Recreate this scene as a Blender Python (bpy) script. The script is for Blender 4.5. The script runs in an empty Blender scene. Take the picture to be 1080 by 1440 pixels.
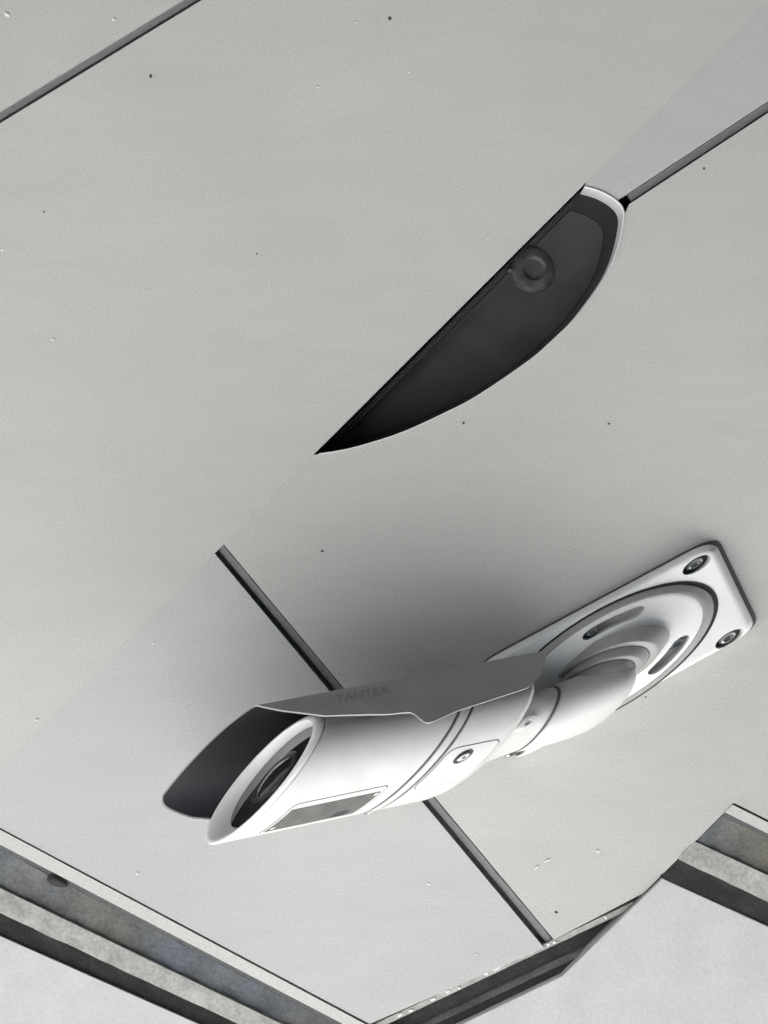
import bpy, bmesh, math, random
from mathutils import Vector, Matrix
R = math.radians
random.seed(7)
scene = bpy.context.scene

# ------------------------------------------------------------------ camera, sky, sun, exposure
S = 0.0005            # metres in one ceiling unit (the ceiling is laid out in half millimetres)
D = 2400.0            # ceiling units between the lens and the ceiling
H = 2.6               # height of the ceiling above the ground

cam_data = bpy.data.cameras.new('camera')
cam_data.sensor_fit = 'VERTICAL'
cam_data.sensor_height = 36.0
cam_data.lens = 36.0 * D / 1440.0
cam_data.clip_start = 0.02
cam_data.clip_end = 500.0
cam = bpy.data.objects.new('camera', cam_data)
scene.collection.objects.link(cam)
cam.location = (0, 0, H - D * S)
cam.rotation_euler = (math.pi, 0, 0)          # looks straight up at the ceiling
scene.camera = cam

SUN_EL, OPEN_AZ = R(58), R(20)                # the sun stands over the open side, turned this far from +Y towards -X
world = bpy.data.worlds.new('World')
scene.world = world
world.use_nodes = True
wn = world.node_tree
sky = wn.nodes.new('ShaderNodeTexSky')
sky.sky_type = 'NISHITA'
sky.sun_disc = False
sky.sun_elevation = SUN_EL
sky.sun_rotation = -OPEN_AZ
wn.links.new(sky.outputs[0], wn.nodes['Background'].inputs[0])
wn.nodes['Background'].inputs[1].default_value = 0.1

sun_data = bpy.data.lights.new('sun', 'SUN')
sun_data.energy = 4.5
sun_data.angle = R(0.5)
sun_data.color = (1.0, 0.98, 0.95)
sun = bpy.data.objects.new('sun', sun_data)
scene.collection.objects.link(sun)
sun_dir = Vector((-math.sin(OPEN_AZ) * math.cos(SUN_EL), math.cos(OPEN_AZ) * math.cos(SUN_EL), math.sin(SUN_EL)))     # towards the sun
sun.rotation_euler = sun_dir.to_track_quat('Z', 'Y').to_euler()
sun.location = (0, 6, 9)

vs = scene.view_settings
vs.view_transform = 'Standard'
vs.look = 'None'
vs.gamma = 1.0
vs.use_curve_mapping = False
vs.exposure = 2.45
scene.cycles.max_bounces = 8
scene.cycles.diffuse_bounces = 5

# ------------------------------------------------------------------ helpers
def link(o):
    scene.collection.objects.link(o)
    return o

def tag(o, label=None, cat=None, group=None, kind=None):
    if label: o['label'] = label
    if cat: o['category'] = cat
    if group: o['group'] = group
    if kind: o['kind'] = kind
    return o

def parent_to(o, p):
    o.parent = p
    bpy.context.view_layer.update()
    o.matrix_parent_inverse = p.matrix_world.inverted()

def obj(name, verts, faces, mat, parent=None, smooth=35, recalc=True):
    me = bpy.data.meshes.new(name)
    me.from_pydata([tuple(v) for v in verts], [], faces)
    bm = bmesh.new(); bm.from_mesh(me)
    bmesh.ops.remove_doubles(bm, verts=bm.verts, dist=1e-7)
    if recalc:
        bmesh.ops.recalc_face_normals(bm, faces=bm.faces)
    bm.to_mesh(me); bm.free()
    o = link(bpy.data.objects.new(name, me))
    me.materials.append(mat)
    if smooth:
        me.shade_smooth()
        me.set_sharp_from_angle(angle=R(smooth))
    if parent:
        parent_to(o, parent)
    return o

def empty(name, loc):
    o = link(bpy.data.objects.new(name, None))
    o.location = loc
    o.empty_display_size = 0.02
    bpy.context.view_layer.update()
    return o

def cut(o, cutters, smooth=35):
    """subtract closed meshes from a closed mesh"""
    for c in cutters:
        m = o.modifiers.new('cut', 'BOOLEAN')
        m.operation = 'DIFFERENCE'; m.object = c; m.solver = 'EXACT'
    dg = bpy.context.evaluated_depsgraph_get(); dg.update()
    me = bpy.data.meshes.new_from_object(o.evaluated_get(dg))
    o.modifiers.clear()
    mat = o.data.materials[0]
    o.data = me
    me.materials.clear(); me.materials.append(mat)
    me.polygons.foreach_set('material_index', [0] * len(me.polygons))
    me.shade_smooth(); me.set_sharp_from_angle(angle=R(smooth))
    for c in cutters:
        bpy.data.objects.remove(c, do_unlink=True)

# ceiling layout: x to the right, y towards the open side, h down from the ceiling face
def C(x, y, h=0.0):
    k = (D - h) / D
    return Vector(((x - 540) * k * S, (y - 720) * k * S, H - h * S))

# the security camera is a raked design: its own frame leans along x
def W(v):
    return Vector(((v[0] - v[1]) * S, v[1] * S, H - v[2] * S))

# ------------------------------------------------------------------ materials
def nodes_of(name):
    m = bpy.data.materials.new(name)
    m.use_nodes = True
    nt = m.node_tree
    return m, nt, nt.nodes['Principled BSDF']

def mat(name, col, rough=0.5, metal=0.0, grain=0.0, grain_scale=900, mottle=0.0, mottle_scale=6,
        bump=0.0, bump_scale=700, spec=0.5, coat=0.0, detail=4):
    m, nt, b = nodes_of(name)
    N, L = nt.nodes.new, nt.links.new
    b.inputs['Base Color'].default_value = (*col, 1)
    b.inputs['Roughness'].default_value = rough
    b.inputs['Metallic'].default_value = metal
    b.inputs['Specular IOR Level'].default_value = spec
    b.inputs['Coat Weight'].default_value = coat
    geo = N('ShaderNodeNewGeometry')
    src = None
    def vary(scale, amount, prev, det):
        nz = N('ShaderNodeTexNoise'); nz.inputs['Scale'].default_value = scale
        nz.inputs['Detail'].default_value = det
        L(geo.outputs['Position'], nz.inputs['Vector'])
        mr = N('ShaderNodeMapRange')
        mr.inputs['From Min'].default_value = 0.25; mr.inputs['From Max'].default_value = 0.75
        mr.inputs['To Min'].default_value = 1 - amount; mr.inputs['To Max'].default_value = 1 + amount
        L(nz.outputs['Fac'], mr.inputs['Value'])
        mx = N('ShaderNodeMix'); mx.data_type = 'RGBA'; mx.blend_type = 'MULTIPLY'
        mx.inputs['Factor'].default_value = 1.0
        if prev: L(prev, mx.inputs['A'])
        else: mx.inputs['A'].default_value = (*col, 1)
        L(mr.outputs['Result'], mx.inputs['B'])
        return mx.outputs['Result']
    if grain: src = vary(grain_scale, grain, src, 2)
    if mottle: src = vary(mottle_scale, mottle, src, detail)
    if src: L(src, b.inputs['Base Color'])
    if bump:
        nz = N('ShaderNodeTexNoise'); nz.inputs['Scale'].default_value = bump_scale
        nz.inputs['Detail'].default_value = 5
        L(geo.outputs['Position'], nz.inputs['Vector'])
        bp = N('ShaderNodeBump'); bp.inputs['Strength'].default_value = bump
        bp.inputs['Distance'].default_value = 0.0006
        L(nz.outputs['Fac'], bp.inputs['Height'])
        L(bp.outputs['Normal'], b.inputs['Normal'])
    return m

def panel_mat(name, tone, tint=(1.0, 1.0, 1.0)):
    m = mat(name, (0.500 * tone * tint[0], 0.502 * tone * tint[1], 0.470 * tone * tint[2]), 0.5, grain=0.13, grain_scale=800,
            mottle=0.035, mottle_scale=5, bump=0.12, bump_scale=900, detail=6)
    nt = m.node_tree; N, L = nt.nodes.new, nt.links.new
    b = nt.nodes['Principled BSDF']
    prev = b.inputs['Base Color'].links[0].from_socket
    # faint wiped smears and dust film
    geo = N('ShaderNodeNewGeometry')
    mp = N('ShaderNodeMapping'); mp.inputs['Rotation'].default_value = (0, 0, 0.6); mp.inputs['Scale'].default_value = (9, 42, 9)
    nz = N('ShaderNodeTexNoise'); nz.inputs['Scale'].default_value = 1.0; nz.inputs['Detail'].default_value = 7; nz.inputs['Distortion'].default_value = 1.2
    mr = N('ShaderNodeMapRange'); mr.inputs['From Min'].default_value = 0.3; mr.inputs['From Max'].default_value = 0.7
    mr.inputs['To Min'].default_value = 0.975; mr.inputs['To Max'].default_value = 1.025
    mx = N('ShaderNodeMix'); mx.data_type = 'RGBA'; mx.blend_type = 'MULTIPLY'; mx.inputs['Factor'].default_value = 1.0
    L(geo.outputs['Position'], mp.inputs['Vector']); L(mp.outputs['Vector'], nz.inputs['Vector'])
    L(nz.outputs['Fac'], mr.inputs['Value']); L(prev, mx.inputs['A']); L(mr.outputs['Result'], mx.inputs['B'])
    L(mx.outputs['Result'], b.inputs['Base Color'])
    rr = N('ShaderNodeMapRange'); rr.inputs['To Min'].default_value = 0.36; rr.inputs['To Max'].default_value = 0.62
    L(nz.outputs['Fac'], rr.inputs['Value']); L(rr.outputs['Result'], b.inputs['Roughness'])
    return m

M = {
    'panel_a': panel_mat('painted_panel', 1.0),
    'panel_b': panel_mat('painted_panel_cooler', 0.97, (0.99, 0.998, 1.025)),
    'panel_c': panel_mat('painted_panel_mid', 0.985),
    'panel_e': panel_mat('painted_panel_darker', 0.955, (1.0, 1.0, 1.01)),
    'panel_d': panel_mat('painted_panel_lighter', 1.03),
    'stained': None,
    'seam': mat('seam_backing', (0.10, 0.10, 0.10), 0.8, grain=0.2, grain_scale=400),
    'gasket': mat('seam_gasket', (0.20, 0.20, 0.20), 0.6, grain=0.12, grain_scale=500),
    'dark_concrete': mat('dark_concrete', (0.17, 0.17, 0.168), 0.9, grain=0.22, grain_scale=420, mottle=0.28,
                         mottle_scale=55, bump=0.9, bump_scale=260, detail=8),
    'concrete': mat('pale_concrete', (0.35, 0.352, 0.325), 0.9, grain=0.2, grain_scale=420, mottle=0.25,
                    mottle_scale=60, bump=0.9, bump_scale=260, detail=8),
    'shade_concrete': mat('concrete_dark_shade', (0.048, 0.049, 0.046), 0.9, grain=0.25, grain_scale=420,
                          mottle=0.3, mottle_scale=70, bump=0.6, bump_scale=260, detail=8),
    'plaster': mat('white_plaster', (0.52, 0.523, 0.515), 0.85, grain=0.07, grain_scale=500, mottle=0.06,
                   mottle_scale=40, bump=0.35, bump_scale=300, detail=8),
    'neck': mat('grey_shade_finish', (0.36, 0.36, 0.35), 0.45, grain=0.05, grain_scale=1300, mottle=0.06, mottle_scale=45, bump=0.08, bump_scale=1500),  # grey puts the shade of the neck and base walls into the colour
    'mount': mat('white_mount_enamel', (0.9, 0.9, 0.885), 0.36, grain=0.03, grain_scale=1300, mottle=0.03,
                 mottle_scale=45, bump=0.06, bump_scale=1500),
    'shell': mat('pale_grey_powder_coat', (0.66, 0.66, 0.64), 0.45, grain=0.05, grain_scale=1300, mottle=0.07,
                 mottle_scale=45, detail=8, bump=0.08, bump_scale=1500),
    'hood_inner_shade': mat('black_hood_shade', (0.010, 0.011, 0.014), 0.6),
    'glass': mat('dark_front_glass', (0.012, 0.013, 0.015), 0.06, spec=0.6, coat=0.4),
    'lens': mat('lens_barrel', (0.03, 0.03, 0.032), 0.3),
    'steel': mat('screw_steel', (0.62, 0.62, 0.61), 0.25, metal=1.0),
    'dark_steel': mat('screw_recess', (0.05, 0.05, 0.05), 0.5, metal=0.3),
    'groove': mat('dark_groove_gasket', (0.10, 0.10, 0.10), 0.7),
    'base_dark': mat('black_base_shade', (0.03, 0.03, 0.03), 0.75),
    'plate_shade_gasket': mat('charcoal_shade_gasket', (0.085, 0.085, 0.085), 0.8),
    'hood': mat('shaded_hood_coat', (0.38, 0.38, 0.37), 0.5, grain=0.06, grain_scale=1300, mottle=0.10,  # grey below the body paint, puts the flank's shade into the colour
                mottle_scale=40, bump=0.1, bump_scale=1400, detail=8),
    'label': mat('grey_rating_label', (0.12, 0.122, 0.116), 0.6, mottle=0.25, mottle_scale=120, detail=6),
    'ink': mat('dark_print', (0.045, 0.045, 0.05), 0.6),
    'hood_ink': mat('embossed_lettering', (0.25, 0.25, 0.245), 0.6),
    'collar': mat('white_collar_enamel', (0.66, 0.66, 0.65), 0.35),
    'can': mat('black_can', (0.060, 0.060, 0.057), 0.85, mottle=0.2, mottle_scale=30),
    'can_wall': mat('matt_black_wall', (0.022, 0.022, 0.021), 0.85),
    'can_lip': mat('charcoal_baffle', (0.10, 0.10, 0.095), 0.7),
    'lamp_metal': mat('dull_lamp_metal', (0.068, 0.068, 0.065), 0.6, metal=0.0, mottle=0.7, mottle_scale=90),
    'sealant': mat('clear_sealant', (0.75, 0.75, 0.73), 0.12),
    'dark_speck': mat('dark_speck', (0.03, 0.03, 0.03), 0.8),
    'white_speck': mat('white_speck', (0.68, 0.68, 0.67), 0.6),
    'dark_bounce': mat('dark_bounce', (0.22, 0.22, 0.22), 0.9, grain=0.2, grain_scale=90),
    'dark_far_ground': mat('dark_far_ground', (0.075, 0.085, 0.055), 0.95, grain=0.3, grain_scale=60),
    'ground': mat('pale_bounce', (0.45, 0.448, 0.44), 0.9, grain=0.05, grain_scale=40, mottle=0.1, mottle_scale=0.8),
}

def stained_concrete():
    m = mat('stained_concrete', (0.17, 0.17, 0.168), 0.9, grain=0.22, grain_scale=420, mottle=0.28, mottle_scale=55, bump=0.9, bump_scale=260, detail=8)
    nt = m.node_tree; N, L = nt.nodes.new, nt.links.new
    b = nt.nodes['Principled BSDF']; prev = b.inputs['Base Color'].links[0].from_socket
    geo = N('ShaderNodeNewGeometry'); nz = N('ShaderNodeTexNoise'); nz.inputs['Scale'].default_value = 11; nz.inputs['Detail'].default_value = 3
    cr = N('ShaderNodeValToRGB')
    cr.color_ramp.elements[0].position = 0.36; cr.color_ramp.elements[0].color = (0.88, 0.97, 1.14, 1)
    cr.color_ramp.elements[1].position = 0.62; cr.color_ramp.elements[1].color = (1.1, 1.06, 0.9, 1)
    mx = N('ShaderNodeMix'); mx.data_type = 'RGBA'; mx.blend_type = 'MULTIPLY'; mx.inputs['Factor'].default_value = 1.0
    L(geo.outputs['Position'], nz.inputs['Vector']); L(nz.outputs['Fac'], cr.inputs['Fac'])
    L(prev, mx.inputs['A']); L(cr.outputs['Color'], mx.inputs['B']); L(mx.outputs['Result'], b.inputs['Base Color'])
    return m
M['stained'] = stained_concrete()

# ------------------------------------------------------------------ the setting
def box_sheet(name, x0, x1, y0, y1, z0, z1, m):
    v = [(x, y, z) for z in (z0, z1) for x, y in ((x0, y0), (x1, y0), (x1, y1), (x0, y1))]
    f = [(0, 1, 2, 3), (4, 5, 6, 7), (0, 1, 5, 4), (1, 2, 6, 5), (2, 3, 7, 6), (3, 0, 4, 7)]
    return obj(name, v, f, m, smooth=0)

g = obj('ground', [(-90, -90, 0), (90, -90, 0), (90, 90, 0), (-90, 90, 0)], [(0, 1, 2, 3)], M['dark_far_ground'], smooth=0, recalc=False)  # unseen; dark tone added to cut the low-angle bounce light
tag(g, kind='structure')
ROOF_EDGE = 2.85
dark_sheet = obj('dark_bounce_sheet', [(-90, -90, 0.004), (90, -90, 0.004), (90, 0.9, 0.004), (-90, 0.9, 0.004)], [(0, 1, 2, 3)], M['dark_bounce'], smooth=0, recalc=False)  # added unseen dark sheet that lowers the fill light from below
tag(dark_sheet, kind='structure')
pale_sheet = obj('pale_bounce_sheet', [(-90, 0.902, 0.004), (90, 0.902, 0.004), (90, 7.5, 0.004), (-90, 7.5, 0.004)], [(0, 1, 2, 3)], M['ground'], smooth=0, recalc=False)  # added unseen pale strip, sized to bounce sunlight up to the ceiling
tag(pale_sheet, kind='structure')
slab = box_sheet('shading_roof', -85, 85, -85, ROOF_EDGE, H + 0.11, H + 0.42, M['dark_concrete'])  # unseen slab, oversized to keep the ground below dark
tag(slab, kind='structure')

for o_ in (dark_sheet, pale_sheet, slab):
    o_.rotation_euler.z = OPEN_AZ

ceiling = empty('ceiling', (0, 0, H))
tag(ceiling, kind='structure')

def prism(name, poly, m, parent, h0=0.0, h1=-14.0, bevel=0.22, smooth=20):
    """polygon in ceiling units, front face at h0, back at h1"""
    n = len(poly)
    fx = [C(x, y, 0) for x, y in poly]
    verts = [Vector((p.x, p.y, H - h0 * S)) for p in fx] + [Vector((p.x, p.y, H - h1 * S)) for p in fx]
    me = bpy.data.meshes.new(name)
    me.from_pydata([tuple(v) for v in verts], [],
                   [tuple(range(n)), tuple(range(2 * n - 1, n - 1, -1))] +
                   [(i, (i + 1) % n, n + (i + 1) % n, n + i) for i in range(n)])
    bm = bmesh.new(); bm.from_mesh(me)
    bmesh.ops.recalc_face_normals(bm, faces=bm.faces)
    if bevel:
        zf = H - h0 * S
        ed = [e for e in bm.edges if all(abs(v.co.z - zf) < 1e-6 for v in e.verts)]
        bmesh.ops.bevel(bm, geom=ed, offset=bevel * S, segments=2, profile=0.5, affect='EDGES')
    bm.to_mesh(me); bm.free()
    o = link(bpy.data.objects.new(name, me))
    me.materials.append(m)
    me.shade_smooth(); me.set_sharp_from_angle(angle=R(smooth))
    if parent: parent_to(o, parent)
    return o

def offset_line(a, b, d):
    """the line a-b moved d units to its right-hand side (x right, y down)"""
    v = Vector((b[0] - a[0], b[1] - a[1])).normalized()
    n = Vector((-v.y, v.x)) * d
    return (a[0] + n.x, a[1] + n.y), (b[0] + n.x, b[1] + n.y)

# outline of the round opening, cut straight along the panel joint
CURVE = [(823, 261), (846, 268), (868, 281), (878, 296), (877, 316), (869, 350), (856, 381), (839, 408), (823, 430), (804, 453),
         (778, 478), (751, 502), (725, 521), (693, 543), (658, 565), (622, 583), (586, 600), (546, 616), (488, 633), (446, 640)]
def smooth_curve(pts, n=4):
    out = []
    P = [Vector(p) for p in pts]
    for i in range(len(P) - 1):
        p0 = P[max(i - 1, 0)]; p1 = P[i]; p2 = P[i + 1]; p3 = P[min(i + 2, len(P) - 1)]
        for k in range(n):
            t = k / n
            q = 0.5 * ((2 * p1) + (-p0 + p2) * t + (2 * p0 - 5 * p1 + 4 * p2 - p3) * t * t + (-p0 + 3 * p1 - 3 * p2 + p3) * t ** 3)
            out.append((q.x, q.y))
    out.append(tuple(P[-1]))
    return out
OPEN = smooth_curve(CURVE)

HW = 7.5
A_up = offset_line((1088, -500), (-500, 470), HW)     # seam at the upper left; to the right of travel is up-left
A_dn = offset_line((1088, -500), (-500, 470), -HW)
A2_up = offset_line((868, 290), (1700, -258), -HW)
A2_dn = offset_line((868, 290), (1700, -258), HW)
B_l = offset_line((300, 762), (772, 1327), 9)
B_r = offset_line((300, 762), (772, 1327), -9)

k_a2 = 14                                             # index on OPEN near the end of the right-hand seam
P1 = [(-500, -500), A_up[0], A_up[1]]
P2 = [A_dn[0], (1580, -500), (-55, 1135), (-500, 897), A_dn[1]]
P3 = [(1580, -500), (1700, -500), A2_up[1]] + [(876, 276.5)] + [p for p in reversed(OPEN[:9])] + [(825, 255)]
def on_joint(line):                                   # where a seam edge starts at the slanting joint x + y = 1080
    v = Vector(line[1]) - Vector(line[0])
    t = (1080 - line[0][0] - line[0][1]) / (v.x + v.y)
    return (line[0][0] + v.x * t, line[0][1] + v.y * t)
P4 = OPEN[13:-1] + [(441, 639), on_joint(B_r), B_r[1], (905, 1256), (1700, 461), A2_dn[1], (885, 287)]
P5 = [on_joint(B_l), (-55, 1135), (520, 1440), B_l[1]]
P6 = [(1032, 1129), (1700, 461), (1700, 1463)]
prism('panel', P1, M['panel_c'], ceiling)
prism('panel', P2, M['panel_a'], ceiling)
prism('panel', P3, M['panel_e'], ceiling)
pmain = prism('panel', P4, M['panel_c'], ceiling)
prism('panel', P5, M['panel_b'], ceiling)
prism('panel', P6, M['panel_c'], ceiling)

# the soffit goes on around: plain boards of the same paint
for x0_, x1_, y0_, y1_ in ((-2600, 3800, -2600, -506), (-2600, -506, -500, 2000), (1706, 3800, -500, 2000), (-2600, 3800, 2006, 3600)):
    prism('panel', [(x0_, y0_), (x1_, y0_), (x1_, y1_), (x0_, y1_)], M['panel_c'], ceiling)

def strip(name, a0, a1, b0, b1, ha, hb, m, parent, back=-40, n=1, rough=0.0):
    """a face between the lines a0-a1 (at depth ha) and b0-b1 (at depth hb), with a solid back"""
    nu = max(1, n)
    rows = 4 if rough else 1
    vs_, fs = [], []
    for j in range(rows + 1):
        tj = j / rows
        for i in range(nu + 1):
            t = i / nu
            x = (a0[0] * (1 - t) + a1[0] * t) * (1 - tj) + (b0[0] * (1 - t) + b1[0] * t) * tj
            y = (a0[1] * (1 - t) + a1[1] * t) * (1 - tj) + (b0[1] * (1 - t) + b1[1] * t) * tj
            h = ha * (1 - tj) + hb * tj
            if rough:
                h += random.uniform(-rough, rough)
                if 0 < j: x += random.uniform(-rough, rough) * 0.4; y += random.uniform(-rough, rough) * 0.4
            vs_.append(C(x, y, h))
    nf = len(vs_)
    for j in range(rows):
        for i in range(nu):
            q = j * (nu + 1) + i
            fs.append((q, q + 1, q + nu + 2, q + nu + 1))
    for v in list(vs_[:nf]):
        vs_.append(Vector((v.x, v.y, H - back * S)))
    def wall(a, b): fs.append((a, b, b + nf, a + nf))
    for i in range(nu):
        wall(i, i + 1); wall(rows * (nu + 1) + i, rows * (nu + 1) + i + 1)
    for j in range(rows):
        wall(j * (nu + 1), (j + 1) * (nu + 1)); wall(j * (nu + 1) + nu, (j + 1) * (nu + 1) + nu)
    for j in range(rows):
        for i in range(nu):
            q = j * (nu + 1) + i + nf
            fs.append((q, q + 1, q + nu + 2, q + nu + 1))
    return obj(name, vs_, fs, m, parent, smooth=40)

# seams: backing channel and a gasket bead in each
def seam(a, b, w, gw, shift):
    l0, l1 = offset_line(a, b, w), offset_line(a, b, -w)
    strip('seam_channel', l0[0], l0[1], l1[0], l1[1], -14.5, -14.5, M['seam'], ceiling, back=-20)
    g0, g1 = offset_line(a, b, shift + gw), offset_line(a, b, shift - gw)
    strip('seam_gasket', g0[0], g0[1], g1[0], g1[1], -7, -7, M['gasket'], ceiling, back=-14, n=90, rough=0.7)
seam((1088, -500), (-500, 470), 20, 5.0, 1.2)
seam((886, 279), (1700, -258), 20, 5.0, -1.2)
seam((300, 762), (772, 1327), 22, 4.5, -3)

# hairline joint behind the butted panels
def joint(a, b):
    l0, l1 = offset_line(a, b, 16), offset_line(a, b, -16)
    strip('joint_backing', l0[0], l0[1], l1[0], l1[1], -14.6, -14.6, M['seam'], ceiling, back=-19)
joint((420, 660), (-55, 1135))
joint((1580, -500), (850, 230))
joint((1700, 461), (1030, 1131))

# tiny flecks stuck on the paint
def fleck(x, y, rx, ry, rot, m, hgt=1.6):
    n = 9
    vs_, fs = [], []
    for rr, hh in ((1.0, 0.15), (0.65, hgt * 0.8)):
        for i in range(n):
            a = 2 * math.pi * i / n
            jx = 1 + 0.25 * math.sin(3.1 * i + x)
            px, py = rx * rr * jx * math.cos(a), ry * rr * jx * math.sin(a)
            vs_.append(C(x + px * math.cos(rot) - py * math.sin(rot), y + px * math.sin(rot) + py * math.cos(rot), hh))
    vs_.append(C(x, y, hgt))
    for i in range(n):
        j = (i + 1) % n
        fs.append((i, j, n + j, n + i)); fs.append((n + i, n + j, 2 * n))
    return obj('speck', vs_, fs, m, ceiling)
for x, y, rx, ry, rot in ((212, 107, 2.0, 2.7, 0.3), (548, 26, 2.2, 2.8, 0), (990, 237, 1.5, 1.8, 0), (652, 595, 1.6, 1.9, 0.4),
                          (453, 775, 2.0, 1.6, 0.2), (856, 596, 1.4, 1.4, 0), (62, 298, 1.2, 1.2, 0), (361, 357, 1.1, 1.1, 0),
                          (782, 1283, 2.5, 1.4, 0.4), (908, 980, 1.2, 1.1, 0)):
    fleck(x, y, rx, ry, rot, M['dark_speck'])
for x, y, rx, ry, rot in ((160, 27, 2.6, 2.2, 0), (10, 20, 6, 3, 0.6), (502, 31, 2, 1.6, 0), (575, 101, 1.8, 1.6, 0), (447, 122, 2.2, 1.6, 0),
                          (75, 477, 2.4, 1.8, 0.3), (3, 351, 2, 1.8, 0), (686, 334, 3.0, 1.4, -0.6), (460, 538, 1.2, 1.2, 0), (52, 1012, 2.0, 1.8, 0),
                          (216, 904, 1.8, 1.4, 0), (193, 1228, 1.8, 2.2, 0), (603, 1243, 2.2, 1.8, 0), (841, 1197, 3.2, 1.8, 0.2),
                          (770, 1210, 6.0, 1.4, -0.4), (755, 1220, 5.0, 1.6, -0.6), (670, 1342, 1.5, 1.3, 0), (1010, 948, 1.6, 2.0, 0),
                          (621, 1220, 1.4, 1.2, 0)):
    fleck(x, y, rx, ry, rot, M['white_speck'])

# ------------------------------------------------------------------ stepped beams along the ceiling edge
def lerp(a, b, t): return (a[0] + (b[0] - a[0]) * t, a[1] + (b[1] - a[1]) * t)
def stepped_beam(lines, label, x_end, n):
    """lines: five (start, end) pairs, from the ceiling panel outwards; the last face runs on to the plaster"""
    root = empty('concrete_beam', C(*lerp(lines[2][0], lines[2][1], 0.5)))
    tag(root, label, 'beam')
    L1, L2, L3, L4, L5 = lines
    sh = lambda l, d: offset_line(l[0], l[1], d)
    a = sh(L1, -2.0); b = sh(L1, 3.0)
    strip('bead_joint', a[0], a[1], b[0], b[1], -9, -9, M['gasket'], root, back=-16)
    a = sh(L1, 3.2); b = sh(L2, -2.5)
    strip('edge_board', a[0], a[1], b[0], b[1], 1.5, 0.5, M['panel_a'], root, back=-14, n=2)
    a = sh(L2, -2.3); b = sh(L2, 3.5)
    strip('shadow_groove', a[0], a[1], b[0], b[1], -14, -14, M['seam'], root, back=-24)
    a = sh(L2, 3.7)
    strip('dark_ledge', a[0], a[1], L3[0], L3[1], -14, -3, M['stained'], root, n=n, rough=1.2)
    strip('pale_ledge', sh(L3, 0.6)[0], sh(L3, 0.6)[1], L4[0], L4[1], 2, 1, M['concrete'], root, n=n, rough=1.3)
    strip('dark_riser', sh(L4, 0.6)[0], sh(L4, 0.6)[1], L5[0], L5[1], -9, 2, M['shade_concrete'], root, n=n, rough=1.2)  # the dark concrete tones carry the shade of the step faces
    return root
left_lines = [((-500, 897), (505 + 90, 1432 + 48)), ((-500, 929), (457 + 100, 1430 + 52)), ((-500, 1007), (373 + 140, 1430 + 66)),
              ((-500, 1052), (300 + 160, 1424 + 74)), ((-500, 1094), (260 + 160, 1430 + 72))]
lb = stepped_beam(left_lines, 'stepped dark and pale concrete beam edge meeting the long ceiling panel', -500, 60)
# the beam's lowest face, painted plaster
pl = strip('plaster_face', offset_line(*left_lines[4], 0.8)[0], offset_line(*left_lines[4], 0.8)[1], (-500, 2000), (420, 2000), 6, 6, M['plaster'], lb, n=1)

right_lines = [((1032, 1129), (1700, 1463)), ((1017, 1144), (1700, 1482)), ((978, 1183), (1700, 1520)),
               ((953, 1208), (1700, 1564)), ((929, 1232), (1700, 1584))]
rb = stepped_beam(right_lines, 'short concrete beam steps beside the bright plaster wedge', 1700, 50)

# sealant lump on the groove of the long beam
def blob(name, x, y, rx, ry, rot, h0, hh, m, parent):
    n = 14
    vs_, fs = [], []
    rings = ((1.0, 0.0), (0.92, 0.45), (0.7, 0.78), (0.38, 0.96))
    for rr, t in rings:
        for i in range(n):
            a = 2 * math.pi * i / n
            w = 1 + 0.12 * math.sin(2 * a + x) + 0.08 * math.sin(3 * a + y)
            px, py = rx * rr * w * math.cos(a), ry * rr * w * math.sin(a)
            vs_.append(C(x + px * math.cos(rot) - py * math.sin(rot), y + px * math.sin(rot) + py * math.cos(rot), h0 + hh * t))
    vs_.append(C(x, y, h0 + hh)); top = len(vs_) - 1
    for k in range(len(rings) - 1):
        for i in range(n):
            j = (i + 1) % n
            fs.append((k * n + i, k * n + j, (k + 1) * n + j, (k + 1) * n + i))
    for i in range(n):
        fs.append(((len(rings) - 1) * n + i, (len(rings) - 1) * n + (i + 1) % n, top))
    return obj(name, vs_, fs, m, parent, smooth=60)
blob('sealant_lump', 80, 1239, 17, 7.5, 0.42, -13, 14, M['dark_speck'], lb)

# plaster wedge: the wall head beyond the ceiling edge
wedge = prism('wall', [(931, 1234), (1700, 1584), (1700, 2000), (440, 2000), (440, 1539), (790, 1371)], M['plaster'], None, h0=5, h1=-60, bevel=1.5)
tag(wedge, kind='structure')

# edge moulding between the ceiling and the plaster
root = empty('edge_moulding', C(720, 1380))
tag(root, 'dark recessed edge moulding with glossy sealant drips below the panel seam', 'moulding')
def gl(dx, end=None):
    """line of the moulding, dx units along x from its first edge, ended at the slanting joint"""
    f = lambda x: 1431 - 0.472 * (x - 540 - dx)
    # slanting joint: x + y = 2160
    xe = (2160 - 1431 - 0.472 * (540 + dx)) / (1 - 0.472)
    xs = 440 + dx * 0.6
    return (xs, f(xs)), (xe, 2160 - xe)
a, b = gl(-1), gl(6)
strip('thin_groove', a[0], a[1], b[0], b[1], -12, -12, M['seam'], root, back=-20)
a, b = gl(6.3), gl(24)
strip('light_bead', a[0], a[1], b[0], b[1], -3, -5, M['concrete'], root, back=-20, n=40, rough=0.5)
a, b = gl(24.3), gl(69)
strip('dark_recess', a[0], a[1], b[0], b[1], -26, -22, M['shade_concrete'], root, back=-46, n=40, rough=0.8)  # near-black and darker tones here put the recess shade into the colour
a, b = gl(69.3), gl(92)
strip('pale_fillet', a[0], a[1], b[0], b[1], -20, -10, M['dark_concrete'], root, back=-46, n=40, rough=0.8)
a, b = gl(92.3), gl(127)
strip('dark_lip', a[0], a[1], b[0], b[1], -14, -8, M['shade_concrete'], root, back=-46, n=40, rough=0.8)
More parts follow.
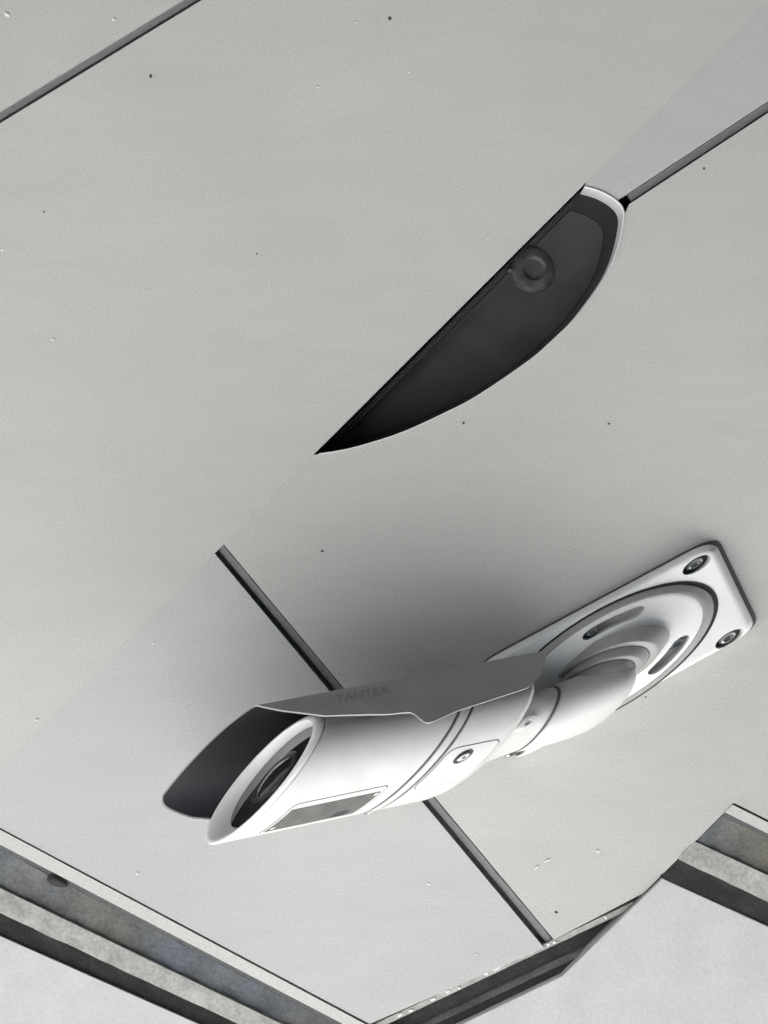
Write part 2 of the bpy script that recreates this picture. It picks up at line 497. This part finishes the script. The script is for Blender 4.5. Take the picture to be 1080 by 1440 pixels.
for x, y, l in ((563, 1427, 5), (578, 1421, 4), (609, 1405, 5), (630, 1394, 3), (646, 1389, 2.5), (684, 1369, 4), (699, 1362, 6),
                (717, 1352, 6), (733, 1345, 5), (750, 1338, 4), (771, 1328, 3), (780, 1325, 3), (852, 1290, 2.6)):
    blob('sealant_drip', x, y, l, 2.2, -0.5, -4.5, 3.2, M['sealant'], root)

# ------------------------------------------------------------------ recessed round fitting
lamp = empty('recessed_light', C(660, 455))
tag(lamp, 'dark recessed ceiling light opening with a curved white collar', 'light')
closed = OPEN + [(446, 640)]
cen = Vector((705, 445))
def loop(scale, h, out=0.0):
    pts = []
    for x, y in OPEN:
        v = Vector((x, y)) - cen
        v = v * scale
        p = cen + v
        c0 = C(p.x, p.y, 0)
        pts.append(Vector((c0.x, c0.y, H - h * S)))
    return pts
def wall(name, rows, m, cap=False, smooth=40, ring=True):
    vs_, fs = [], []
    n = len(OPEN)
    for s_, h in rows: vs_ += loop(s_, h)
    for k in range(len(rows) - 1):
        for i in range(n if ring else n - 1):
            j = (i + 1) % n
            fs.append((k * n + i, k * n + j, (k + 1) * n + j, (k + 1) * n + i))
    if cap: fs.append(tuple(range((len(rows) - 1) * n, len(rows) * n)))
    return obj(name, vs_, fs, m, lamp, smooth=smooth)
wall('collar', [(0.998, -13.5), (0.999, 1.2), (0.992, 2.2), (0.985, 1.5), (0.982, -46), (0.99, -46)], M['collar'], ring=False)
wall('housing', [(1.005, -14.5), (1.012, -46.2), (1.03, -48), (1.03, -84)], M['can_wall'])
wall('back_plate', [(1.028, -82.5), (0.9, -82.5), (0.885, -80.5), (0.87, -83), (0.5, -83), (0.02, -83)], M['can'], cap=True, smooth=50)

def lathe(name, prof, O, axis, m, parent, n=48, smooth=35, mapf=W, xref=None, ring=False):
    """revolve (t, r) pairs about an axis through O in the given frame"""
    O = Vector(O); ax = Vector(axis).normalized()
    x = Vector(xref) if xref else (Vector((0, 0, 1)) if abs(ax.z) < 0.9 else Vector((1, 0, 0)))
    x = (x - ax * x.dot(ax)).normalized(); y = ax.cross(x)
    vs_, fs = [], []
    for t, r in prof:
        for i in range(n):
            a = 2 * math.pi * i / n
            vs_.append(mapf(O + ax * t + (x * math.cos(a) + y * math.sin(a)) * r))
    for k in range(len(prof) - 1):
        for i in range(n):
            j = (i + 1) % n
            fs.append((k * n + i, k * n + j, (k + 1) * n + j, (k + 1) * n + i))
    if ring:
        k = len(prof) - 1
        for i in range(n):
            j = (i + 1) % n
            fs.append((k * n + i, k * n + j, j, i))
        return obj(name, vs_, fs, m, parent, smooth=smooth)
    if prof[0][1] > 0: fs.append(tuple(range(n)))
    if prof[-1][1] > 0: fs.append(tuple(range((len(prof) - 1) * n, len(prof) * n)))
    return obj(name, vs_, fs, m, parent, smooth=smooth)
CM = lambda v: Vector(((v[0] - 540) * S, (v[1] - 720) * S, H - v[2] * S))
up = (0, 0, 1)
lathe('lamp_holder', [(0, 34), (6, 33), (9, 28), (10, 18), (6, 14), (6, 0.0)], (756, 368, -82.9), (0.2, -0.1, 1), M['lamp_metal'], lamp, 32, mapf=CM)
lathe('lamp_socket', [(0, 8), (12, 8), (14, 6.5), (14, 4), (9, 3), (9, 0.0)], (739, 388, -82.9), up, M['lamp_metal'], lamp, 24, mapf=CM)
lathe('lamp_clip', [(0, 4), (10, 4), (12, 3), (12, 0.0)], (722, 371, -82.9), up, M['steel'], lamp, 16, mapf=CM)

# ------------------------------------------------------------------ the security camera
scam = empty('security_camera', W((515, 206, 0)))
tag(scam, 'white bullet security camera with sunshield on a square ceiling mount', 'camera')
shell = M['shell']

def nat(X, Y, h):           # a point of the camera's own frame
    k = (D - h) / D
    return Vector(((X - 188) * k, (Y - 720) * k, h))

# --- mounting plate
T_, R_, B_, L_ = nat(687, 757, 0), nat(875, 884, 0), nat(720, 1072, 0), nat(531, 937, 0)
def rounded(quad, inset, rad, n=6):
    c = sum(quad, Vector()) / 4
    pts = []
    for i in range(4):
        p = quad[i]; a = (quad[i - 1] - p).normalized(); b = (quad[(i + 1) % 4] - p).normalized()
        p = p + (a + b) * inset
        r = max(rad - inset * 0.6, 3)
        p0, p1 = p + a * r, p + b * r
        for k in range(n + 1):
            t = k / n
            pts.append(p0 * (1 - t) ** 2 + p * 2 * t * (1 - t) + p1 * t * t)
    return pts
def stack(name, quad, rows, rad, m, parent, smooth=40):
    vs_, fs = [], []
    for inset, h in rows:
        pts = rounded(quad, inset, rad)
        n = len(pts)
        vs_ += [W((p.x, p.y, h)) for p in pts]
    for k in range(len(rows) - 1):
        for i in range(n):
            j = (i + 1) % n
            fs.append((k * n + i, k * n + j, (k + 1) * n + j, (k + 1) * n + i))
    fs.append(tuple(range(n))); fs.append(tuple(range((len(rows) - 1) * n, len(rows) * n)))
    return obj(name, vs_, fs, m, parent, smooth=smooth)
quad = [T_, R_, B_, L_]
plate = stack('mounting_plate', quad, [(1, 4), (0, 6), (0.5, 11), (6, 26), (8, 28.5), (11, 30)], 26, M['mount'], scam)
stack('plate_shade_gasket', [p_ + Vector((0.3, -3.2, 0)) for p_ in quad], [(-1.5, 0.1), (-1.5, 3.0), (0, 3.9)], 26, M['plate_shade_gasket'], plate)  # shifted so its dark rim stands for shade on the plate's upper edges
e1 = (R_ - T_).normalized(); e2 = (L_ - T_).normalized()
corner_screws = [nat(700, 794, 20), nat(850, 898, 20), nat(708, 1058, 20)]
cuts = [lathe('cutter', [(-12, 14), (24, 14)], (p.x, p.y, 14), up, shell, None, 28) for p in corner_screws]
cut(plate, cuts)
def screw(p, axis, r, parent, hgt=None):
    hgt = hgt or r * 0.6
    s = lathe('screw', [(0, r), (hgt * 0.55, r), (hgt * 0.85, r * 0.86), (hgt, r * 0.62), (hgt, r * 0.42), (hgt * 0.45, r * 0.34), (hgt * 0.45, 0.0)],
              p, axis, M['steel'], parent, 20)
    return s
for p in corner_screws:
    screw((p.x, p.y, 4.0), up, 9, plate, 15)

# --- round base with arc slots
bc = nat(709, 928, 26)
base = lathe('mount_base', [(30.1, 104), (32, 103.5), (43, 93), (44.6, 90.5), (45, 87), (52, 66), (53.5, 62), (54, 0.0)], (bc.x, bc.y, 0), up, M['mount'], scam, 72)
lathe('base_foot_shade', [(30.05, 99), (30.05, 108.5), (31.4, 108.5), (31.6, 107), (31.6, 99)], (bc.x, bc.y - 1, 0), up, M['base_dark'], base, 72, ring=True)  # dark band standing for the shade at the foot of the base
lathe('base_wall_shade', [(31.7, 92), (31.7, 105), (36, 104), (41.5, 97.5), (43.6, 94), (43.4, 92)], (bc.x, bc.y, 0), up, M['neck'], base, 72, ring=True)  # grey band puts the shade of the sloping base wall into colour
def arc_cutter(r, w, a0, a1, h0, h1, n=14):
    pts = []
    for k in range(n + 1):
        a = R(a0 + (a1 - a0) * k / n); pts.append(((r + w) * math.cos(a), (r + w) * math.sin(a)))
    for k in range(1, 6):
        a = R(a1); c = (r * math.cos(a), r * math.sin(a)); th = a + math.pi * k / 6
        pts.append((c[0] + w * math.cos(th), c[1] + w * math.sin(th)))
    for k in range(n + 1):
        a = R(a1 + (a0 - a1) * k / n); pts.append(((r - w) * math.cos(a), (r - w) * math.sin(a)))
    for k in range(1, 6):
        a = R(a0); c = (r * math.cos(a), r * math.sin(a)); th = a + math.pi + math.pi * k / 6
        pts.append((c[0] + w * math.cos(th), c[1] + w * math.sin(th)))
    m_ = len(pts)
    vs_ = [W((bc.x + x, bc.y + y, h)) for h in (h0, h1) for x, y in pts]
    fs = [tuple(range(m_)), tuple(range(m_, 2 * m_))] + [(i, (i + 1) % m_, m_ + (i + 1) % m_, m_ + i) for i in range(m_)]
    return obj('cutter', vs_, fs, shell, None, smooth=0)
slots = [(73, 9.5, -148, -114), (77, 9.5, -20, 7)]
cut(base, [arc_cutter(r, w, a0, a1, 20, 70) for r, w, a0, a1 in slots])
cut(plate, [arc_cutter(r, w + 0.4, a0, a1, 4.6, 40) for r, w, a0, a1 in slots])
for (r, w, a0, a1), a in zip(slots, (-147, -17)):
    screw((bc.x + r * math.cos(R(a)), bc.y + r * math.sin(R(a)), 4.7), up, 8, base, 34)

# --- neck, swivel and yoke
F0 = nat(390, 1097, 205); R0 = nat(650, 1031, 112)
f = (F0 - R0).normalized()
Q = (Vector((0, 0, 1)) - f * f.z).normalized()
U = f.cross(Q).normalized()
if U.y < 0: U = -U
def BP(s, p, q): return F0 + f * s + U * p + Q * q
ball = nat(729, 994, 90)
nb = Vector((bc.x + 3, bc.y + 2, 48))
lean = (ball - nb); ll = lean.length; lean.normalize()
nlean = Vector((0.02, 0.62, 0.78)).normalized()
neck = lathe('neck', [(-14, 57), (13, 55.5), (15.5, 54), (16, 51), (16.2, 47), (32, 46), (34.2, 44.5), (34.6, 42), (34.8, 39), (50, 38.5), (54, 37), (58, 33), (62, 24)], nb, nlean, M['neck'], scam, 72)
for t, r in ((16.3, 47.5), (34.9, 39.8)):
    lathe('neck_seal', [(t - 0.6, r - 3), (t - 0.6, r), (t + 1.2, r), (t + 1.2, r - 3)], nb, nlean, M['groove'], neck, 64, ring=True)
rear = BP(-262, 0, 0)
dk = (ball - rear); dl = dk.length; dk.normalize()
knuckle = lathe('swivel_knuckle', [(dl - 44, 30), (dl - 43, 46), (dl - 40, 49), (dl - 10, 53), (dl + 14, 53), (dl + 30, 50), (dl + 42, 43), (dl + 50, 32), (dl + 54, 16), (dl + 55, 0.0)],
                rear, dk, shell, scam, 64, smooth=50)
lathe('knuckle_seal', [(dl - 46, 44), (dl - 46, 47.6), (dl - 43.2, 47.6), (dl - 43.2, 44)], rear, dk, M['groove'], knuckle, 64, ring=True)
yoke = lathe('yoke', [(-20, 56), (2, 56), (12, 54), (24, 50), (40, 47.5), (dl - 45.5, 46.5), (dl - 45, 40)], rear, dk, shell, scam, 64)
# pinch screw in the neck and the boss on the yoke
def on_axis(O, ax, t, r, ang, lift=0.0):
    x = (Vector((0, 0, 1)) - ax * ax.z).normalized(); y = ax.cross(x)
    n = x * math.cos(ang) + y * math.sin(ang)
    return O + ax * t + n * (r + lift), n
np_ = nat(748, 957, 95); nn = Vector((0.45, -0.25, 0.85)).normalized()
screw(np_ - nn * 6, nn, 9, neck, 12)
bs, bn = on_axis(rear, dk, 30, 49, 0.15)
lathe('boss', [(-6, 11), (5, 11), (7.5, 9.5), (8.5, 7), (8.5, 4), (5, 3), (5, 0.0)], bs, bn, shell, yoke, 28)

# --- body
RB = 85.0
body = lathe('body', [(-20, 0.0), (-20, 80), (-9.2, 80), (-9.2, 83.4), (-10.4, RB), (-168, RB), (-169, 83.2), (-172, 83.2), (-173, RB + 0.6),
                      (-183, RB + 0.6), (-184, 83), (-187, 83), (-188, RB), (-246, RB), (-256, 82.5), (-264, 76), (-269, 66), (-271, 56), (-271, 0.0)],
             F0, f, shell, scam, 96, smooth=30)
lathe('front_bezel', [(-19.9, 66.2), (-16, 67.2), (-3, 75.5), (-0.6, 78), (0, 80), (-0.6, 82.5), (-3, 84.4), (-7, RB), (-8.2, RB), (-8.9, 83.6), (-9, 79.8), (-19.9, 79.8)], F0, f, M['mount'], body, 96, smooth=30, ring=True)
glass = lathe('front_glass', [(-17, 0.0), (-17, 66), (-19.5, 66.4), (-19.6, 0.0)], F0, f, M['glass'], body, 64)
lathe('lens_ring', [(-16.9, 34), (-15.5, 33), (-15.5, 28), (-16.9, 27)], F0, f, M['lens'], body, 48, ring=True)
lathe('lens', [(-16.9, 26.5), (-14.5, 22), (-13, 14), (-12.5, 0.0)], F0, f, M['glass'], body, 48)
for t in (-170.5, -185.5):
    lathe('seal_ring', [(t - 1.3, 82), (t - 1.3, 83.9), (t + 1.3, 83.9), (t + 1.3, 82)], F0, f, M['groove'], body, 96, ring=True)

def bodypt(s, psi, r):
    return BP(s, r * math.sin(R(psi)), r * math.cos(R(psi)))
def patch(name, s0, s1, a0, a1, r0, r1, rad, m, parent, ns=6, smooth=35):
    """rounded rectangular plate bent round the body: s along, a around in degrees, from radius r0 to r1"""
    kx = RB * math.pi / 180
    pts = []
    corners = [(s0, a0, 1, 1), (s1, a0, -1, 1), (s1, a1, -1, -1), (s0, a1, 1, -1)]
    angs = [(180, 270), (270, 360), (0, 90), (90, 180)]
    for (s, a, ds, da), (t0, t1) in zip(corners, angs):
        cs, ca = s + ds * rad, a + da * rad / kx
        for k in range(ns + 1):
            th = R(t0 + (t1 - t0) * k / ns)
            pts.append((cs + rad * math.cos(th), ca + rad / kx * math.sin(th)))
    # dense polygon so the long sides follow the curve
    dense = []
    for i in range(len(pts)):
        p, q = pts[i], pts[(i + 1) % len(pts)]
        m_ = max(1, int(abs(q[1] - p[1]) / 3))
        for k in range(m_): dense.append((p[0] + (q[0] - p[0]) * k / m_, p[1] + (q[1] - p[1]) * k / m_))
    n = len(dense)
    bm = bmesh.new()
    flat = [bm.verts.new((a, b, 0)) for a, b in dense]
    bm.faces.new(flat)
    # slice the face into narrow bands so that it bends round the body
    lo, hi = min(a0, a1), max(a0, a1)
    c = lo + 3
    while c < hi:
        bmesh.ops.bisect_plane(bm, geom=bm.verts[:] + bm.edges[:] + bm.faces[:], plane_co=(0, c, 0), plane_no=(0, 1, 0))
        c += 3
    ret = bmesh.ops.extrude_face_region(bm, geom=bm.faces[:])
    for v in ret['geom']:
        if isinstance(v, bmesh.types.BMVert): v.co.z = 1
    vs_, fs = [], []
    bm.verts.index_update()
    for v in bm.verts:
        vs_.append(W(bodypt(v.co.x, v.co.y, r1 if v.co.z > 0.5 else r0)))
    fs = [tuple(v.index for v in f_.verts) for f_ in bm.faces]
    bm.free()
    return obj(name, vs_, fs, m, parent, smooth=smooth)
# access cover with its outline joint
patch('cover_joint', -252, -189.5, -3, 38, RB - 2, RB + 0.25, 10, M['groove'], body)
patch('access_cover', -251, -190.5, -2.2, 37.2, RB - 1, RB + 0.9, 9, shell, body)
sp = bodypt(-216, 8, RB + 0.9); sn = (bodypt(-216, 8, 2) - bodypt(-216, 8, 1)).normalized()
lathe('screw_well', [(0.0, 0.0), (0.0, 9.5), (0.35, 9.5), (0.4, 8.5), (0.4, 0.0)], sp - sn * 0.1, sn, M['dark_steel'], body, 28)
screw(sp, sn, 6.2, body, 4.5)
sp = bodypt(-178, 72, RB); sn = (bodypt(-178, 72, 2) - bodypt(-178, 72, 1)).normalized()
screw(sp - sn, sn, 5, body, 5)
# rating label in its outlined pocket
patch('label_joint', -150, -40, 23, 64, RB - 2, RB + 0.2, 7, M['groove'], body)
patch('label_frame', -149, -41, 23.7, 63.3, RB - 1, RB + 0.6, 6.3, shell, body)
patch('rating_label', -146, -44, 29, 60, RB - 1, RB + 0.9, 1.5, M['label'], body)
patch('label_mark', -134, -116, 48, 58, RB, RB + 1.1, 4, M['ink'], body)
patch('label_notch', -52, -47, 52, 56, RB, RB + 1.3, 1.5, shell, body)
patch('label_notch', -144.5, -140.5, 30, 33, RB, RB + 1.3, 1.2, shell, body)

# --- sunshield
HR, HP = 113.0, -3.0
NEAR = [(-268, 10), (-262, 30), (-250, 46), (-235, 52), (-146, 58.5), (-136, 60), (-118, 62.5), (-110, 61.5), (-101, 54.5), (-94, 52.5), (-73, 51.7), (2, 43), (20, 36.5), (37.5, 29), (49, 21), (55, 14), (60, 6)]
def near_raw(s):            # lower edge of the near flank, as the angle from the ridge
    for (s0, a0), (s1, a1) in zip(NEAR, NEAR[1:]):
        if s <= s1: return a0 + (a1 - a0) * max(0, (s - s0)) / (s1 - s0)
    return NEAR[-1][1]
def near_edge(s):           # with the corners of the sheet rounded off
    w = 5.0 if -150 < s < -60 else (3.0 if s < -60 else 1.0)
    return sum(near_raw(max(-268, min(60, s + w * k / 2))) for k in (-2, -1, 0, 1, 2)) / 5
def far_edge(s):
    tab = [(-268, -128), (-14, -128), (10, -123), (30, -116), (45, -110), (54, -105), (60, -98)]
    for (s0, a0), (s1, a1) in zip(tab, tab[1:]):
        if s <= s1: return a0 + (a1 - a0) * max(0, (s - s0)) / (s1 - s0)
    return tab[-1][1]
ss = [-268, -265, -262, -256, -250, -242, -235] + [-235 + 89 * k / 12 for k in range(1, 13)] + [-141, -136, -130, -124, -118, -114, -110, -105, -101, -97, -94, -84, -73] + \
     [-73 + 75 * k / 10 for k in range(1, 11)] + [6, 10, 16, 22, 28, 34, 40, 46, 51, 55, 58, 60]
NA = 44
RIDGE = -8.0
def flank_pt(s, p, drop):       # the near flank is a broad sloping brow
    q = -16 + (p + 115) * 2.15
    cam_ = 2.0 * math.sin(math.pi * min(1, max(0, (p + 115) / 58)))
    return BP(s, p - 0.9 * cam_ + 0.91 * drop, q + 0.4 * cam_ - 0.41 * drop)
def hood_pt(s, a, r):
    drop = HR - r
    s_in = s
    if s > 0:                   # the brow reaches further out than the cheek
        t = min(1.0, max(0.0, (a + 38) / 44)); s = s * (1.24 + 0.12 * t * t * (3 - 2 * t))
    if a > RIDGE:
        t = (a - RIDGE) / max(1e-3, near_edge(s_in) - RIDGE)
        pe = HP - HR * math.cos(R(near_edge(s_in)))
        return flank_pt(s, -115 + (pe + 115) * t, drop)
    return BP(s, HP - r * math.cos(R(a)), r * math.sin(R(a)))
vs_, fs = [], []
TH = 2.0
for r in (HR, HR - TH):
    for s in ss:
        a0, a1 = near_edge(s), far_edge(s)
        for k in range(NA + 1):
            vs_.append(W(hood_pt(s, a0 + (a1 - a0) * k / NA, r)))
ns = len(ss); row = NA + 1; off = ns * row
for i in range(ns - 1):
    for k in range(NA):
        q = i * row + k
        fs.append((q, q + 1, q + row + 1, q + row))
n_outer = len(fs)
inner_faces = [(q[0] + off, q[3] + off, q[2] + off, q[1] + off) for q in fs[:n_outer]]
fs += inner_faces
for i in range(ns - 1):
    for k in (0, NA):
        q = i * row + k
        fs.append((q, q + row, q + row + off, q + off))
for k in range(NA):
    for i in (0, ns - 1):
        q = i * row + k
        fs.append((q, q + 1, q + 1 + off, q + off))
hood = obj('sunshield', vs_, fs, M['hood'], scam, smooth=40)
# added black sheet standing in for the shade inside the shield
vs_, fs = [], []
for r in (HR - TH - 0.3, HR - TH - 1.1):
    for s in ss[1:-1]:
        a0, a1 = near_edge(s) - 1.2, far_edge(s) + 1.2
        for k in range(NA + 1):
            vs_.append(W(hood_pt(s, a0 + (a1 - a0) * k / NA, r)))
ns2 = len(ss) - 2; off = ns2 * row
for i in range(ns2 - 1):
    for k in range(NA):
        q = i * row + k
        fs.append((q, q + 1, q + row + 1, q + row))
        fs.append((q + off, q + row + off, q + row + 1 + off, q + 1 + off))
obj('shield_inner_shade', vs_, fs, M['hood_inner_shade'], hood, smooth=40)
# spacers that carry the shield
for sx in (-60, -200):
    lathe('shield_spacer', [(0, 9), (24, 9)], BP(sx, -RB * math.cos(R(40)) + 2, -RB * math.sin(R(40)) + 2), -U * math.cos(R(40)) - Q * math.sin(R(40)), shell, hood, 20)

# raised lettering along the flank
cu = bpy.data.curves.new('lettering', 'FONT')
cu.body = 'TANTEX'
cu.size = 1.0
cu.align_x = 'LEFT'
cu.extrude = 0.0
tmp = link(bpy.data.objects.new('lettering', cu))
dg = bpy.context.evaluated_depsgraph_get(); dg.update()
me = bpy.data.meshes.new_from_object(tmp.evaluated_get(dg))
bpy.data.objects.remove(tmp, do_unlink=True)
xs = [v.co.x for v in me.vertices]; ys = [v.co.y for v in me.vertices]
x0, x1, y0, y1 = min(xs), max(xs), min(ys), max(ys)
for v in me.vertices:
    u_ = (v.co.x - x0) / (x1 - x0); w_ = (v.co.y - y0) / (y1 - y0)
    v.co = W(flank_pt(-10 - 62 * u_, -98 - 9.5 * w_, -0.5))
lt = link(bpy.data.objects.new('lettering', me))
me.materials.clear(); me.materials.append(M['hood_ink'])
parent_to(lt, hood)
